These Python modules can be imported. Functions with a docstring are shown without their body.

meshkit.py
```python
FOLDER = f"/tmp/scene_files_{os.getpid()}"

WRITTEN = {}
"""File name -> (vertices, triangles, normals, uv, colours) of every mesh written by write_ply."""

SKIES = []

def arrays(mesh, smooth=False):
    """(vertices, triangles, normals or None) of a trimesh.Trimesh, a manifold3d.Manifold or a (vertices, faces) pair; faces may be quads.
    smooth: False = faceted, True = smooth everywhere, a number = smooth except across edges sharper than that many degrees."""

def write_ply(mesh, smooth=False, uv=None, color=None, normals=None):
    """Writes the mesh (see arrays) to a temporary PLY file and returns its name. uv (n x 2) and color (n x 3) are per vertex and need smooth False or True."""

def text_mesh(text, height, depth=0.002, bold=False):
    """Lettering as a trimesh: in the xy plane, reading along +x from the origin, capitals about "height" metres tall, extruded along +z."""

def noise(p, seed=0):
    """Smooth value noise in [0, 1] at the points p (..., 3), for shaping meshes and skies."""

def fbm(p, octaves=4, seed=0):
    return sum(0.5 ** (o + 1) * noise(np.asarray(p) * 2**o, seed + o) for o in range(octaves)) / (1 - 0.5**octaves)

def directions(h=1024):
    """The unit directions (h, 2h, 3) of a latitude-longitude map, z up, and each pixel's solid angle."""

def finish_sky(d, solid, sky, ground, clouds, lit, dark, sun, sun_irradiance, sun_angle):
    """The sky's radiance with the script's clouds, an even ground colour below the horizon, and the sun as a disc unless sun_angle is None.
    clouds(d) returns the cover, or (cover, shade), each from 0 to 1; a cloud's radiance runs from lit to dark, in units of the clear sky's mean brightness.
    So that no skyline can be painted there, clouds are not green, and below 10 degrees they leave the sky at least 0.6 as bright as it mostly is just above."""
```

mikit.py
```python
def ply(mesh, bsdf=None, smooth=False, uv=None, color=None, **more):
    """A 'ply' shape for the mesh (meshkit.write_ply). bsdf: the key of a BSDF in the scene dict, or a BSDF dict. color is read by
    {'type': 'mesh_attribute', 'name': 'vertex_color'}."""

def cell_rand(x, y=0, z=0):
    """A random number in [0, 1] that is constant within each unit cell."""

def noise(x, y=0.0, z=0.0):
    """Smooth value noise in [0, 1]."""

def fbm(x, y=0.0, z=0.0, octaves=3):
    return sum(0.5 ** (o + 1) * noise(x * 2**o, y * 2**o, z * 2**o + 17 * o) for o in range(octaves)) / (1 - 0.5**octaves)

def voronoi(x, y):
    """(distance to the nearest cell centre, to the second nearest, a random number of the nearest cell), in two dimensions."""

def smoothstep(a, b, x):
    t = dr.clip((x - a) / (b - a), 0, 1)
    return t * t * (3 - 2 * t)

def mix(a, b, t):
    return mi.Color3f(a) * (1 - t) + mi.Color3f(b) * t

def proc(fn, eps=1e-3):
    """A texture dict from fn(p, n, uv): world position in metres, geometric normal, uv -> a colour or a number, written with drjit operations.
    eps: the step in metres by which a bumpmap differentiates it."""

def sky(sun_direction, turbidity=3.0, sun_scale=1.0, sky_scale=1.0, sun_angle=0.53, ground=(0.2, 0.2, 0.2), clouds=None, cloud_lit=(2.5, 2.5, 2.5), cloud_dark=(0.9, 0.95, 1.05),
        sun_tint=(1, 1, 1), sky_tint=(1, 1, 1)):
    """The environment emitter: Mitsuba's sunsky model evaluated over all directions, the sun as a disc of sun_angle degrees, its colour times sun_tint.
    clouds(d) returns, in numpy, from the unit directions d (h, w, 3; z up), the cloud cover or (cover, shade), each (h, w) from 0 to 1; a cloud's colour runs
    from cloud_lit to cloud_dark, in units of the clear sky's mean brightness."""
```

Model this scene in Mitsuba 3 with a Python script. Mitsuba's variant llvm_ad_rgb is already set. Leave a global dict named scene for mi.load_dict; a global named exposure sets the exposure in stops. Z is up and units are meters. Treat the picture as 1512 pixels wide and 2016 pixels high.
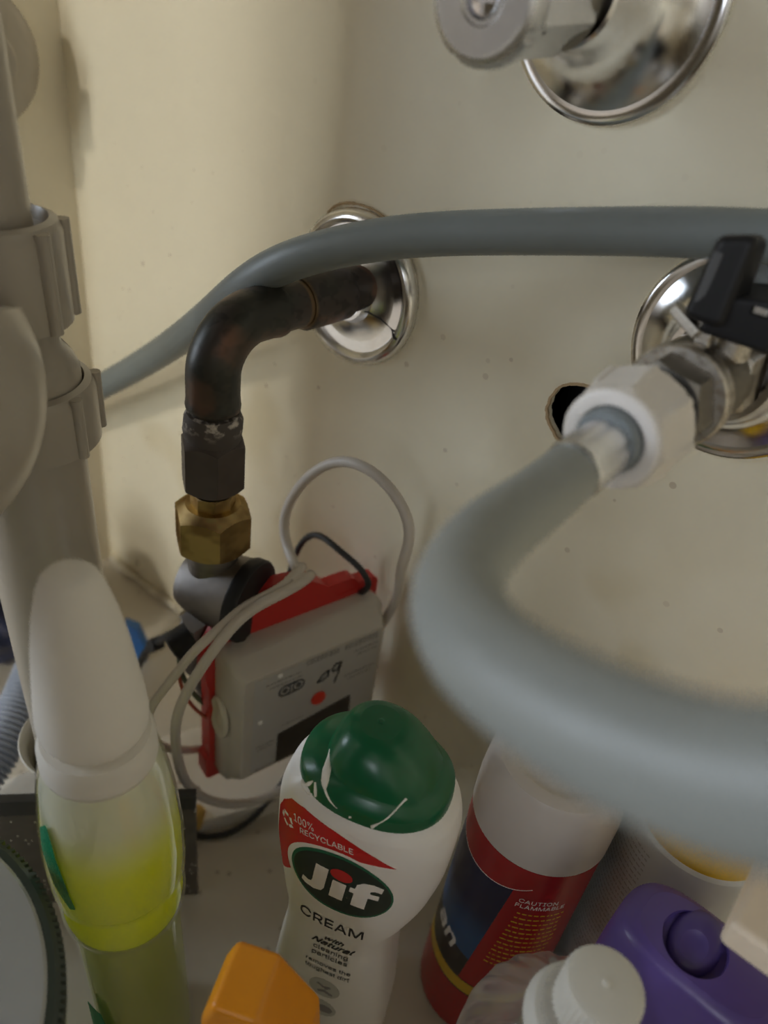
import math, random
import numpy as np, trimesh, shapely
import mitsuba as mi, drjit as dr
import mikit, meshkit
import manifold3d as m3
from shapely import affinity
from shapely.geometry import Polygon, LineString, Point, box
from scipy.interpolate import CubicSpline, PchipInterpolator
from mikit import proc, noise, fbm, voronoi, cell_rand, smoothstep, mix

T = mi.ScalarTransform4f
random.seed(4); RNG = np.random.default_rng(4)
scene, labels = {}, {}

# ------------------------------------------------------------------ camera, light, exposure
CAM = np.array([0, -.26, .4015])
FWD, UP = np.array([-.47243671, .67459494, -.56720827]), np.array([-.44779693, .37058476, .81372283])
scene['camera'] = dict(type='thinlens', fov=2 * math.degrees(math.atan(756 / 1514)), fov_axis='x', aperture_radius=.0020, focus_distance=.28,
                       near_clip=.005, far_clip=30.0, to_world=T().look_at(origin=CAM.tolist(), target=(CAM + FWD).tolist(), up=UP.tolist()))
exposure = -0.27
UNSEEN_WINDOW_LIGHT = (12.5, 13.2, 13.2)      # unseen window behind the viewer, placed to light the left of the wall
LEFT_LIGHT = (10.6, 12.2, 14.2)       # bluish light from an unseen window, placed to light the lower left
SIDE_LIGHT = (10.2, 11.0, 12.2)       # cooler light from a second unseen window, placed to light the right wall area
UNSEEN_LAMP_LIGHT = (140., 132., 118.)      # unseen lamp, placed to brighten the left part of the back wall

# ------------------------------------------------------------------ materials
def rgb(*c): return {'type': 'rgb', 'value': list(c)}
def mat(key, color, rough=.5, metal=0.0, spec=.5, two=True, **k):
    b = dict(type='principled', base_color=color if isinstance(color, dict) else rgb(*color), roughness=rough, metallic=metal, specular=spec, **k)
    scene[key] = dict(type='twosided', bsdf=b) if two else b
    return key
def conductor(key, color, rough): 
    scene[key] = dict(type='twosided', bsdf=dict(type='roughconductor', material='none', specular_reflectance=color if isinstance(color, dict) else rgb(*color), alpha=rough))
    return key

def f_wall(p, n, uv):
    x, z = p.x, p.z
    c = mix((.80, .74, .575), (.76, .695, .535), fbm(x * 9, z * 9, p.y * 9, 3))
    d1, d2, r = voronoi(x * 62 + 3.3, z * 62 + p.y * 40)
    sz = .022 + .05 * cell_rand(r * 977)
    dot = (1 - smoothstep(sz, sz + .03, d1)) * dr.select(r > .74, 1.0, 0.0)
    low = smoothstep(.33, .27, z) * .42 + .08
    c = mix(c, (.36, .27, .18), dot * low * (.4 + .6 * cell_rand(r * 311)))
    smear = smoothstep(.62, .80, fbm(x * 22 + 5, z * 22, 3.1, 3)) * smoothstep(.27, .20, z)
    return mix(c, (.62, .53, .34), smear * .5)
mat('mat_wall', proc(f_wall), .42, spec=.4)
mat('mat_side', proc(lambda p, n, uv: mix((.80, .74, .60), (.76, .70, .56), fbm(p.y * 9, p.z * 9, 1.0, 3))), .5, spec=.4)
def f_floor(p, n, uv):
    c = mix((.56, .51, .42), (.48, .43, .35), fbm(p.x * 14, p.y * 14, 2.0, 4))
    d1, d2, r = voronoi(p.x * 70, p.y * 70)
    dot = (1 - smoothstep(.04, .12, d1)) * dr.select(r > .8, 1.0, 0.0)
    return mix(c, (.22, .17, .12), dot * .5)
mat('mat_floor', proc(f_floor), .45)
mat('mat_room', (.42, .40, .37), .8)
mat('mat_shade_panel', (.16, .14, .12), .6)  # dark panels out of view that block light and darken the chrome reflections
mat('mat_room_floor', proc(lambda p, n, uv: mix((.30, .25, .20), (.24, .20, .16), fbm(p.x * 2, p.y * 20, 1.0, 3))), .4)
mat('mat_dark', (.015, .013, .012), .9)
mat('mat_steel_under', (.22, .21, .20), .4)
mat('mat_caulk', proc(lambda p, n, uv: mix((.70, .64, .52), (.45, .38, .28), smoothstep(.5, .75, fbm(p.x * 60, p.y * 60, p.z * 60, 3)))), .25)
conductor('mat_chrome', proc(lambda p, n, uv: mix((.86, .86, .87), (.60, .56, .52), smoothstep(.55, .8, fbm(p.x * 160, p.y * 160, p.z * 160, 3)) * .5)), .045)
conductor('mat_chrome_dull', (.70, .70, .71), .16)
conductor('mat_nickel', proc(lambda p, n, uv: mix((.60, .56, .50), (.40, .36, .31), smoothstep(.45, .75, fbm(p.x * 500, p.y * 500, p.z * 500, 2)))), .28)
conductor('mat_nickel_dark', (.26, .24, .21), .35)
conductor('mat_pewter', proc(lambda p, n, uv: mix((.30, .28, .265), (.19, .175, .165), fbm(p.x * 150, p.y * 150, p.z * 150, 3))), .33)
conductor('mat_brass', proc(lambda p, n, uv: mix((.50, .36, .16), (.26, .165, .07), smoothstep(.4, .75, fbm(p.x * 120, p.y * 120, p.z * 120, 3)))), .27)
def f_copper(p, n, uv):
    k = fbm(p.x * 60, p.y * 60, p.z * 60, 4)
    c = mix((.042, .035, .033), (.060, .046, .042), smoothstep(.3, .65, k))
    c = mix(c, (.020, .018, .018), smoothstep(.50, .62, fbm(p.x * 210, p.y * 210, p.z * 210, 3)) * .7)
    c = mix(c, (.15, .072, .045), smoothstep(.52, .68, k) * .85)
    c = mix(c, (.16, .10, .045), smoothstep(.0020, .0006, dr.abs(p.y + .0445)) * smoothstep(.26, .28, p.z) * .8)
    return mix(c, (.030, .036, .028), smoothstep(.50, .7, fbm(p.x * 45 + 7, p.y * 45, p.z * 45, 3)) * .6)
mat('mat_copper', proc(f_copper), .40, metal=.35)
mat('mat_flux', proc(lambda p, n, uv: mix((.060, .050, .046), (.48, .44, .40), smoothstep(.46, .72, fbm(p.x * 330, p.y * 330, p.z * 330, 4)) * smoothstep(.2470, .2545, p.z))), .6)
mat('mat_hex_dark', proc(lambda p, n, uv: mix((.060, .048, .044), (.10, .082, .074), fbm(p.x * 110, p.y * 110, p.z * 110, 3))), .42, metal=.4)
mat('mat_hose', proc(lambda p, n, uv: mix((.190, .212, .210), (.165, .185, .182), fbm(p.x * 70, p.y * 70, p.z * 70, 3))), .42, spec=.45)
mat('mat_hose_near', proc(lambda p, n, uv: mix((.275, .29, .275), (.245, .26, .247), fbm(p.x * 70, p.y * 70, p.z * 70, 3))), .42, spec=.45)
mat('mat_hose_gap', (.20, .225, .235), .5)
mat('mat_pvc', proc(lambda p, n, uv: mix((.37, .335, .285), (.34, .305, .26), fbm(p.x * 30, p.y * 30, p.z * 30, 3))), .28)
mat('mat_pvc_light', (.60, .575, .52), .4)
mat('mat_white_nut', (.66, .61, .55), .38)
mat('mat_nut_face', (.84, .80, .76), .38)
mat('mat_black', (.008, .008, .009), .5, spec=.35)
mat('mat_rubber', (.02, .02, .02), .55)
mat('mat_red', (.46, .022, .018), .38)
mat('mat_case', proc(lambda p, n, uv: mix((.50, .46, .405), (.44, .40, .35), fbm(p.x * 40, p.y * 40, p.z * 40, 3))), .42)
mat('mat_case_side', (.56, .52, .43), .45)
mat('mat_plate', (.44, .42, .395), .35)
mat('mat_ink', (.012, .012, .014), .5)
mat('mat_faint', (.23, .215, .20), .5)
mat('mat_lcd', proc(lambda p, n, uv: mix((.020, .016, .014), (.035, .026, .022), fbm(p.x * 80, p.y * 80, p.z * 80, 2))), .25)
mat('mat_button', (.62, .035, .015), .4)
mat('mat_cable', (.52, .47, .42), .45)
mat('mat_jif_body', (.83, .80, .765), .28, clearcoat=.3)
mat('mat_jif_green', proc(lambda p, n, uv: mix((.004, .115, .045), (.004, .085, .033), fbm(p.x * 60, p.y * 60, p.z * 60, 3))), .27)
mat('mat_green_dark', (.010, .022, .017), .35)
mat('mat_green_rim', (.006, .11, .055), .35)
mat('mat_print_red', (.50, .016, .018), .35)
mat('mat_print_white', (.84, .81, .78), .4)
mat('mat_print_grey', (.46, .46, .43), .4)
mat('mat_print_grey_dark', (.20, .19, .20), .4)
mat('mat_dried', (.86, .83, .79), .5)
mat('mat_can_cap', (.56, .515, .48), .28)
mat('mat_can_red', (.30, .010, .014), .25, clearcoat=.6)
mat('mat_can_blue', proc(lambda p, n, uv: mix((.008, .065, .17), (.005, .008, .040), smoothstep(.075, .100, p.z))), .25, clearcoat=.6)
mat('mat_can_black', (.010, .012, .014), .25, clearcoat=.6)
mat('mat_can_yellow', (.55, .36, .02), .3, clearcoat=.6)
mat('mat_yellow', (.66, .40, .012), .42)
mat('mat_tub_white', (.66, .68, .67), .35)
mat('mat_purple', (.105, .068, .27), .34)
mat('mat_purple_dark', (.080, .055, .21), .32)
mat('mat_orange', proc(lambda p, n, uv: mix((.78, .30, .012), (.68, .235, .010), fbm(p.x * 50, p.y * 50, p.z * 50, 3))), .32)
mat('mat_cream', (.72, .60, .47), .5)
mat('mat_speckle', proc(lambda p, n, uv: mix(mix((.105, .090, .078), (.065, .056, .050), fbm(p.x * 120, p.y * 120, p.z * 120, 3)), (.75, .72, .68),
    (1 - smoothstep(.07, .16, voronoi(p.x * 190 + p.y * 210, p.z * 260)[0])) * dr.select(voronoi(p.x * 190 + p.y * 210, p.z * 260)[2] > .74, 1.0, 0.0))), .35)
mat('mat_strip_edge', (.030, .030, .030), .45)
mat('mat_board', (.80, .76, .68), .4)
mat('mat_corrugated', (.27, .30, .36), .38)
mat('mat_navy', (.022, .026, .055), .25)
mat('mat_blue', (.012, .115, .36), .35)
mat('mat_lid', (.42, .435, .44), .18)
mat('mat_lid_rim', (.040, .056, .046), .34)
mat('mat_lime_sponge', (.48, .62, .03), .9)
mat('mat_foam', (.50, .32, .08), .8)
mat('mat_wire_green', (.08, .11, .06), .5)
mat('mat_wire_red', (.35, .07, .03), .5)
def translucent(key, color, rough=.35, diff=1.0):
    scene[key] = dict(type='principledthin', base_color=color if isinstance(color, dict) else rgb(*color), roughness=rough, diff_trans=diff, spec_trans=0.0)
translucent("mat_frost", (.90, .87, .82), .35, .45)
translucent('mat_frost_cap', (.80, .78, .72), .35, .8)
translucent('mat_liquid', proc(lambda p, n, uv: mix(mix((.52, .55, .16), (.90, .95, .04), smoothstep(.104, .110, p.z)), (.84, .84, .72), smoothstep(.150, .180, p.z))), .25, .6)
mat('mat_leaf_label', (.010, .20, .095), .35)
scene['mat_clear'] = dict(type='thindielectric', int_ior=1.45)
scene['mat_clear_frost'] = dict(type='blendbsdf', weight=.16, bsdf_a=dict(type='thindielectric', int_ior=1.5),
                                bsdf_b=dict(type='principledthin', base_color=rgb(.62, .60, .56), roughness=.22, diff_trans=1.0, spec_trans=0.0))

# ------------------------------------------------------------------ helpers
def numbered(name):
    def taken(k): return k in labels or k in scene or any(s.startswith(k + '__') for s in scene)
    if not taken(name): return name
    i = 1
    while taken(f'{name}_{i:03d}'): i += 1
    return f'{name}_{i:03d}'
def thing(name, label, cat, group=None):
    key = numbered(name); labels[key] = dict(label=label, category=cat)
    if group: labels[key]['group'] = group
    return key
def obj(name, mesh, m, parent=None, smooth=35, label=None, kind=None):
    key = numbered(f'{parent}__{name}' if parent else name)
    scene[key] = mikit.ply(mesh, m, smooth=smooth)
    if label or kind: labels[key] = {**({'label': label} if label else {}), **({'kind': kind} if kind else {})}
    return key
def single(name, mesh, m, label, cat, smooth=35, group=None):
    key = numbered(name); scene[key] = mikit.ply(mesh, m, smooth=smooth)
    labels[key] = dict(label=label, category=cat, **({'group': group} if group else {}))
    return key
def struct(name, mesh, m, parent=None, smooth=False):
    key = obj(name, mesh, m, parent, smooth)
    if not parent: labels[key] = dict(kind='structure')
    return key
cat = trimesh.util.concatenate
def unit(v): v = np.asarray(v, float); return v / np.linalg.norm(v)
def frame(o, z, xh=(0, 0, 1)):
    z = unit(z); x = np.asarray(xh, float); x = x - z * (x @ z)
    if np.linalg.norm(x) < 1e-6: x = np.array([1., 0, 0]) - z * z[0]
    x = unit(x); M = np.eye(4); M[:3, 0], M[:3, 1], M[:3, 2], M[:3, 3] = x, np.cross(z, x), z, o
    return M
def grid_mesh(rings, cap0=True, cap1=True):
    k, n = len(rings), len(rings[0]); v = np.vstack(rings); f = []
    i = np.arange(n); j = (i + 1) % n
    for a in range(k - 1):
        f += [np.stack([a * n + i, a * n + j, (a + 1) * n + j], 1), np.stack([a * n + i, (a + 1) * n + j, (a + 1) * n + i], 1)]
    if cap0: v = np.vstack([v, rings[0].mean(0)]); f.append(np.stack([j, i, np.full(n, len(v) - 1)], 1))
    if cap1: v = np.vstack([v, rings[-1].mean(0)]); f.append(np.stack([(k - 1) * n + i, (k - 1) * n + j, np.full(n, len(v) - 1)], 1))
    return trimesh.Trimesh(v, np.vstack(f), process=False)
def lathe(prof, M=None, n=72, mod=None, closed=False):
    """prof: (r, z) pairs from bottom to top; mod(angle, z) scales r; closed: a ring whose profile closes on itself (counter-clockwise)."""
    a = np.arange(n) / n * 2 * np.pi; rings = []
    for r, z in prof:
        rr = r * (mod(a, z) if mod else 1)
        rings.append(np.stack([rr * np.cos(a), rr * np.sin(a), np.full(n, z)], 1))
    if closed: rings.append(rings[0].copy())
    m = grid_mesh(rings, not closed, not closed)
    if closed: m.merge_vertices()
    if M is not None: m.apply_transform(M)
    return m
def spline(pts, n=80):
    p = np.asarray(pts, float); t = np.r_[0, np.cumsum(np.linalg.norm(np.diff(p, axis=0), axis=1) ** .6)]
    return CubicSpline(t, p)(np.linspace(0, t[-1], n))
def tube(pts, r, n=20, k=80, sm=True, mod=None):
    p = spline(pts, k) if sm else np.asarray(pts, float)
    tan = np.gradient(p, axis=0); tan /= np.linalg.norm(tan, axis=1, keepdims=True)
    x = np.cross(tan[0], [0, 0, 1.]); x = unit(x if np.linalg.norm(x) > .05 else np.cross(tan[0], [1., 0, 0])); rings = []
    a = np.arange(n) / n * 2 * np.pi
    for i in range(len(p)):
        x = unit(x - tan[i] * (x @ tan[i])); y = np.cross(tan[i], x)
        rr = r if np.isscalar(r) else r[i]
        rr = rr * (mod(a, i) if mod else 1)
        rings.append(p[i] + np.outer(rr * np.cos(a), x) + np.outer(rr * np.sin(a), y))
    return grid_mesh(rings)
def rbox(size, r=.001, M=None, seg=10):
    s = np.asarray(size) / 2 - r
    b = m3.Manifold.sphere(r, seg)
    h = m3.Manifold.batch_hull([b.translate((sx * s[0], sy * s[1], sz * s[2])) for sx in (-1, 1) for sy in (-1, 1) for sz in (-1, 1)])
    return tm(h, M)
def tm(man, M=None):
    q = man.to_mesh(); m = trimesh.Trimesh(q.vert_properties[:, :3], q.tri_verts, process=False)
    if M is not None: m.apply_transform(M)
    return m
def mani(m): return m3.Manifold(m3.Mesh(np.asarray(m.vertices, np.float32), np.asarray(m.faces, np.uint32)))
def at(x, y, z, rz=0):
    M = np.eye(4); c, s = math.cos(rz), math.sin(rz); M[:3, :3] = [[c, -s, 0], [s, c, 0], [0, 0, 1]]; M[:3, 3] = x, y, z; return M
def hexnut(r, z0, z1, ch=.003, sides=6, rot=0, hole=0):
    """prism of circumradius r/cos along z, its corners cut by cones."""
    R = r / math.cos(math.pi / sides)
    p = m3.Manifold.cylinder(z1 - z0, R, R, sides).rotate((0, 0, rot)).translate((0, 0, z0))
    c = mani(lathe([(R - ch * 1.3, z0), (R, z0 + ch), (R, z1 - ch), (R - ch * 1.3, z1)], n=72))
    p = p ^ c
    if hole: p = p - m3.Manifold.cylinder(z1 - z0 + .01, hole, hole, 48).translate((0, 0, z0 - .005))
    return tm(p)
def ext(poly, h):
    polys = getattr(poly, 'geoms', [poly])
    return cat([trimesh.creation.extrude_polygon(g, h, engine='earcut') for g in polys if g.area > 1e-12])
def finer(m, e):
    v, f = trimesh.remesh.subdivide_to_size(m.vertices, m.faces, e, max_iter=12)
    return trimesh.Trimesh(v, f, process=False)
def superring(a, b, p, z, n, cx=0, cy=0):
    t = np.arange(n) / n * 2 * np.pi; c, s = np.cos(t), np.sin(t)
    return np.stack([cx + a * np.sign(c) * np.abs(c) ** (2 / p), cy + b * np.sign(s) * np.abs(s) ** (2 / p), np.full(n, z)], 1)
class Loft:
    """rows (z, a, b, p, cx, cy): superellipse sections, smoothly joined. Front is -y."""
    def __init__(self, rows):
        R = np.array(rows, float); self.z = R[:, 0]; self.f = PchipInterpolator(R[:, 0], R[:, 1:])
    def mesh(self, n=96, k=90):
        zs = np.unique(np.r_[np.linspace(self.z[0], self.z[-1], k), self.z])
        return grid_mesh([superring(*self.f(z)[:3], z, n, *self.f(z)[3:]) for z in zs])
    def front(self, u, z):
        q = self.f(z); k = np.clip(np.abs((u - q[..., 3]) / q[..., 0]), 0, .999)
        return q[..., 4] - q[..., 1] * (1 - k ** q[..., 2]) ** (1 / q[..., 2])
    def drape(self, m, eps=.00012, size=.0016):
        m = finer(m, size); v = m.vertices.copy(); y = self.front(v[:, 0], v[:, 1])
        m.vertices = np.stack([v[:, 0], y - eps - v[:, 2], v[:, 1]], 1); return m
def wrap(m, r, eps=.00012, size=.0016):
    """bend a flat mesh (x along, y up, z out) around a cylinder of radius r about z."""
    m = finer(m, size); v = m.vertices; a = v[:, 0] / r - math.pi / 2; rr = r + eps + v[:, 2]
    m.vertices = np.stack([rr * np.cos(a), rr * np.sin(a), v[:, 1]], 1); return m
def text(s, h, width=None, bold=False, slant=0.0, depth=.0001):
    m = meshkit.text_mesh(s, h, depth, bold); b = m.bounds
    m.apply_translation([-(b[0, 0] + b[1, 0]) / 2, 0, 0])
    if width: m.vertices[:, 0] *= width / (b[1, 0] - b[0, 0])
    m.vertices[:, 0] += slant * m.vertices[:, 1]
    return m
def moved(m, x=0, y=0, z=0): m = m.copy(); m.apply_translation([x, y, z]); return m
def scrap(mesh, s=1.0, seed=0, amp=.3, freq=60):
    v = mesh.vertices; d = meshkit.fbm(v * freq + 11.3, 3, seed) - .5
    mesh.vertices = v + mesh.vertex_normals * (d * amp)[:, None]; return mesh

# ------------------------------------------------------------------ the cabinet and the kitchen behind the viewer
XL, XR, YF, ZT = -.4365, .42, -.58, .80
XO, YL = -1.05, -.20          # side panel kept short, space beyond left open out of view to admit light
def bx(x0, x1, y0, y1, z0, z1): return trimesh.creation.box(bounds=[[x0, y0, z0], [x1, y1, z1]])
th = np.linspace(0, 2 * np.pi, 120, endpoint=False)
hole_r = .0127 + .0012 * (meshkit.fbm(np.stack([np.cos(th) * 5, np.sin(th) * 5, th * 0], 1), 4) - .5)
hole = Polygon(np.stack([-.0995 + hole_r * np.cos(th), .2735 + hole_r * np.sin(th)], 1))
notch = affinity.rotate(box(-.4045, .0125, -.3985, .0165), -25)
sheet = box(XO, 0, XR, ZT).difference(hole).difference(notch)
wall = ext(sheet, .0035); wall.vertices = wall.vertices[:, [0, 2, 1]]; wall.invert()
struct('wall_back', wall, 'mat_wall')
lip = ext(hole.buffer(.0006).difference(hole.buffer(-.0004)), .0012); lip.vertices = lip.vertices[:, [0, 2, 1]] * [1, -1, 1] + [0, .0004, 0]
mat('mat_chip', (.42, .30, .17), .8)
struct('trim_1', lip, 'mat_chip')
struct('wall_cavity', bx(XO, XR, .07, .08, -.02, ZT), 'mat_dark')  # near-black backing sheet; the shade inside the hole is put into its colour
struct('wall_left', bx(XL - .016, XL, YL, .0, .0, ZT), 'mat_side')
struct('wall_right', bx(XR, XR + .016, YF, .08, -.02, ZT), 'mat_side')
struct('wall_far_left', bx(XO - .016, XO, YF, .08, -.02, ZT), 'mat_side')
struct('floor', bx(XO - .016, XR + .016, YF, .08, -.018, 0), 'mat_floor')
struct('ceiling', bx(XO - .016, XR + .016, YF - .03, .08, ZT, ZT + .03), 'mat_steel_under')
# sealant smeared along the bottom corner
sx = np.linspace(-.432, -.255, 40); sealant = tube(np.stack([sx, -.003 - .0015 * np.sin(sx * 90), .003 + .0012 * np.sin(sx * 140 + 1)], 1),
    np.maximum(.0024 + .0020 * np.sin(np.linspace(0, 23, 40)) ** 3, .0008), 10, 40, sm=False)
struct('trim_2', sealant, 'mat_caulk', smooth=True)
# kitchen
X0, X1, Y0, Z0, Z1 = -2.4, 2.0, -3.2, -.12, 2.4
struct('floor_kitchen', bx(X0, X1, Y0, YF + .02, Z0 - .02, Z0), 'mat_room_floor')
struct('ceiling_kitchen', bx(X0, X1, Y0, .08, Z1, Z1 + .02), 'mat_room')
lw = ext(box(Y0, Z0, .08, Z1).difference(box(-2.2, .15, -1.3, 1.5)), .02); lw.vertices = lw.vertices[:, [2, 0, 1]] + [X0 - .02, 0, 0]
struct('wall_kitchen_left', lw, 'mat_room')
gd = trimesh.Trimesh([[X0 - .01, -2.2, .15], [X0 - .01, -1.3, .15], [X0 - .01, -1.3, 1.5], [X0 - .01, -2.2, 1.5]], [[0, 1, 2], [0, 2, 3]], process=False)
if gd.face_normals[0][0] < 0: gd.invert()
struct('unseen_window_3', gd, 'mat_room'); scene['unseen_window_3']['emitter'] = dict(type='area', radiance=rgb(*LEFT_LIGHT))  # out of view on the left, placed to light the near things there
struct('sash', cat([bx(X0 - .01, X0 + .03, -1.77, -1.73, .15, 1.5), bx(X0 - .01, X0 + .03, -2.2, -1.3, .80, .85)]), 'mat_room', 'unseen_window_3')
struct('wall_kitchen_right', bx(X1, X1 + .02, Y0, .08, Z0, Z1), 'mat_room')
struct('wall_kitchen_behind', bx(X0, X1, .08, .10, Z0, Z1), 'mat_room')
WX0, WX1, WZ0, WZ1 = -.72, -.06, .2, 1.6
VX0, VX1 = .40, 1.15
fw = ext(box(X0, Z0, X1, Z1).difference(box(WX0, WZ0, WX1, WZ1)).difference(box(VX0, .70, VX1, 1.9)), .02); fw.vertices = fw.vertices[:, [0, 2, 1]] * [1, -1, 1] + [0, Y0, 0]
struct('wall_kitchen_front', fw, 'mat_room')
win = trimesh.Trimesh([[WX0, Y0 - .01, WZ0], [WX1, Y0 - .01, WZ0], [WX1, Y0 - .01, WZ1], [WX0, Y0 - .01, WZ1]], [[0, 2, 1], [0, 3, 2]], process=False)
if win.face_normals[0][1] < 0: win.invert()
struct('unseen_window_1', win, 'mat_room'); scene['unseen_window_1']['emitter'] = dict(type='area', radiance=rgb(*UNSEEN_WINDOW_LIGHT))  # out of view, placed to light the left part of the back wall
win2 = win.copy(); win2.vertices = np.where(np.arange(3) == 0, np.where(win.vertices < (WX0 + WX1) / 2, VX0, VX1), win.vertices)
win2.vertices = np.where(np.arange(3) == 2, np.where(win2.vertices < 1, .70, 1.9), win2.vertices)
struct('unseen_window_2', win2, 'mat_room'); scene['unseen_window_2']['emitter'] = dict(type='area', radiance=rgb(*SIDE_LIGHT))  # out of view, placed to light the right part of the back wall
struct('sash', cat([bx(VX0, VX1, Y0 - .01, Y0 + .03, 1.28, 1.32), bx(.755, .795, Y0 - .01, Y0 + .03, .70, 1.9)]), 'mat_room', 'unseen_window_2')
sash = cat([bx(WX0, WX1, Y0 - .01, Y0 + .03, WZ0, WZ0 + .05), bx(WX0, WX1, Y0 - .01, Y0 + .03, WZ1 - .05, WZ1), bx(WX0, WX0 + .05, Y0 - .01, Y0 + .03, WZ0, WZ1),
            bx(WX1 - .05, WX1, Y0 - .01, Y0 + .03, WZ0, WZ1), bx(-.41, -.37, Y0 - .01, Y0 + .03, WZ0, WZ1)])
struct('sash', sash, 'mat_room', 'unseen_window_1')
lamp = trimesh.creation.icosphere(4, .14); lamp.apply_translation([-.35, -2.90, 1.93])  # lamp out of view, set where it brightens the left of the wall
unseen_pend = 'unseen_pendant_lamp'; labels[unseen_pend] = dict(label='round lamp out of view behind the viewer, placed to light the left of the back wall', category='lamp')
scene[unseen_pend + '__globe'] = mikit.ply(lamp, 'mat_room', smooth=True, emitter=dict(type='area', radiance=rgb(*UNSEEN_LAMP_LIGHT)))
obj('cord', tube([(-.35, -2.90, 2.06), (-.35, -2.90, 2.2), (-.35, -2.90, 2.399)], .004, 8, 6), 'mat_room', unseen_pend)
struct('unseen_low_panel', bx(.032, XR + .016, YF - .01, YF + .008, -.018, .312), "mat_shade_panel")   # low panel out of view, placed to shade the things at lower right
struct('door_1', bx(-.285, .03, YF - .01, YF + .008, .0, ZT), 'mat_shade_panel')    # unseen panel standing in for the viewer, shades the middle of the wall
# the rest of the kitchen counter beside the open cupboard
struct('wall_counter_left', bx(X0, XO, YF, YF + .02, Z0, ZT + .03), 'mat_room')
struct('wall_counter_right', bx(XR + .017, X1, YF, YF + .02, Z0, ZT + .03), 'mat_room')

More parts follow.
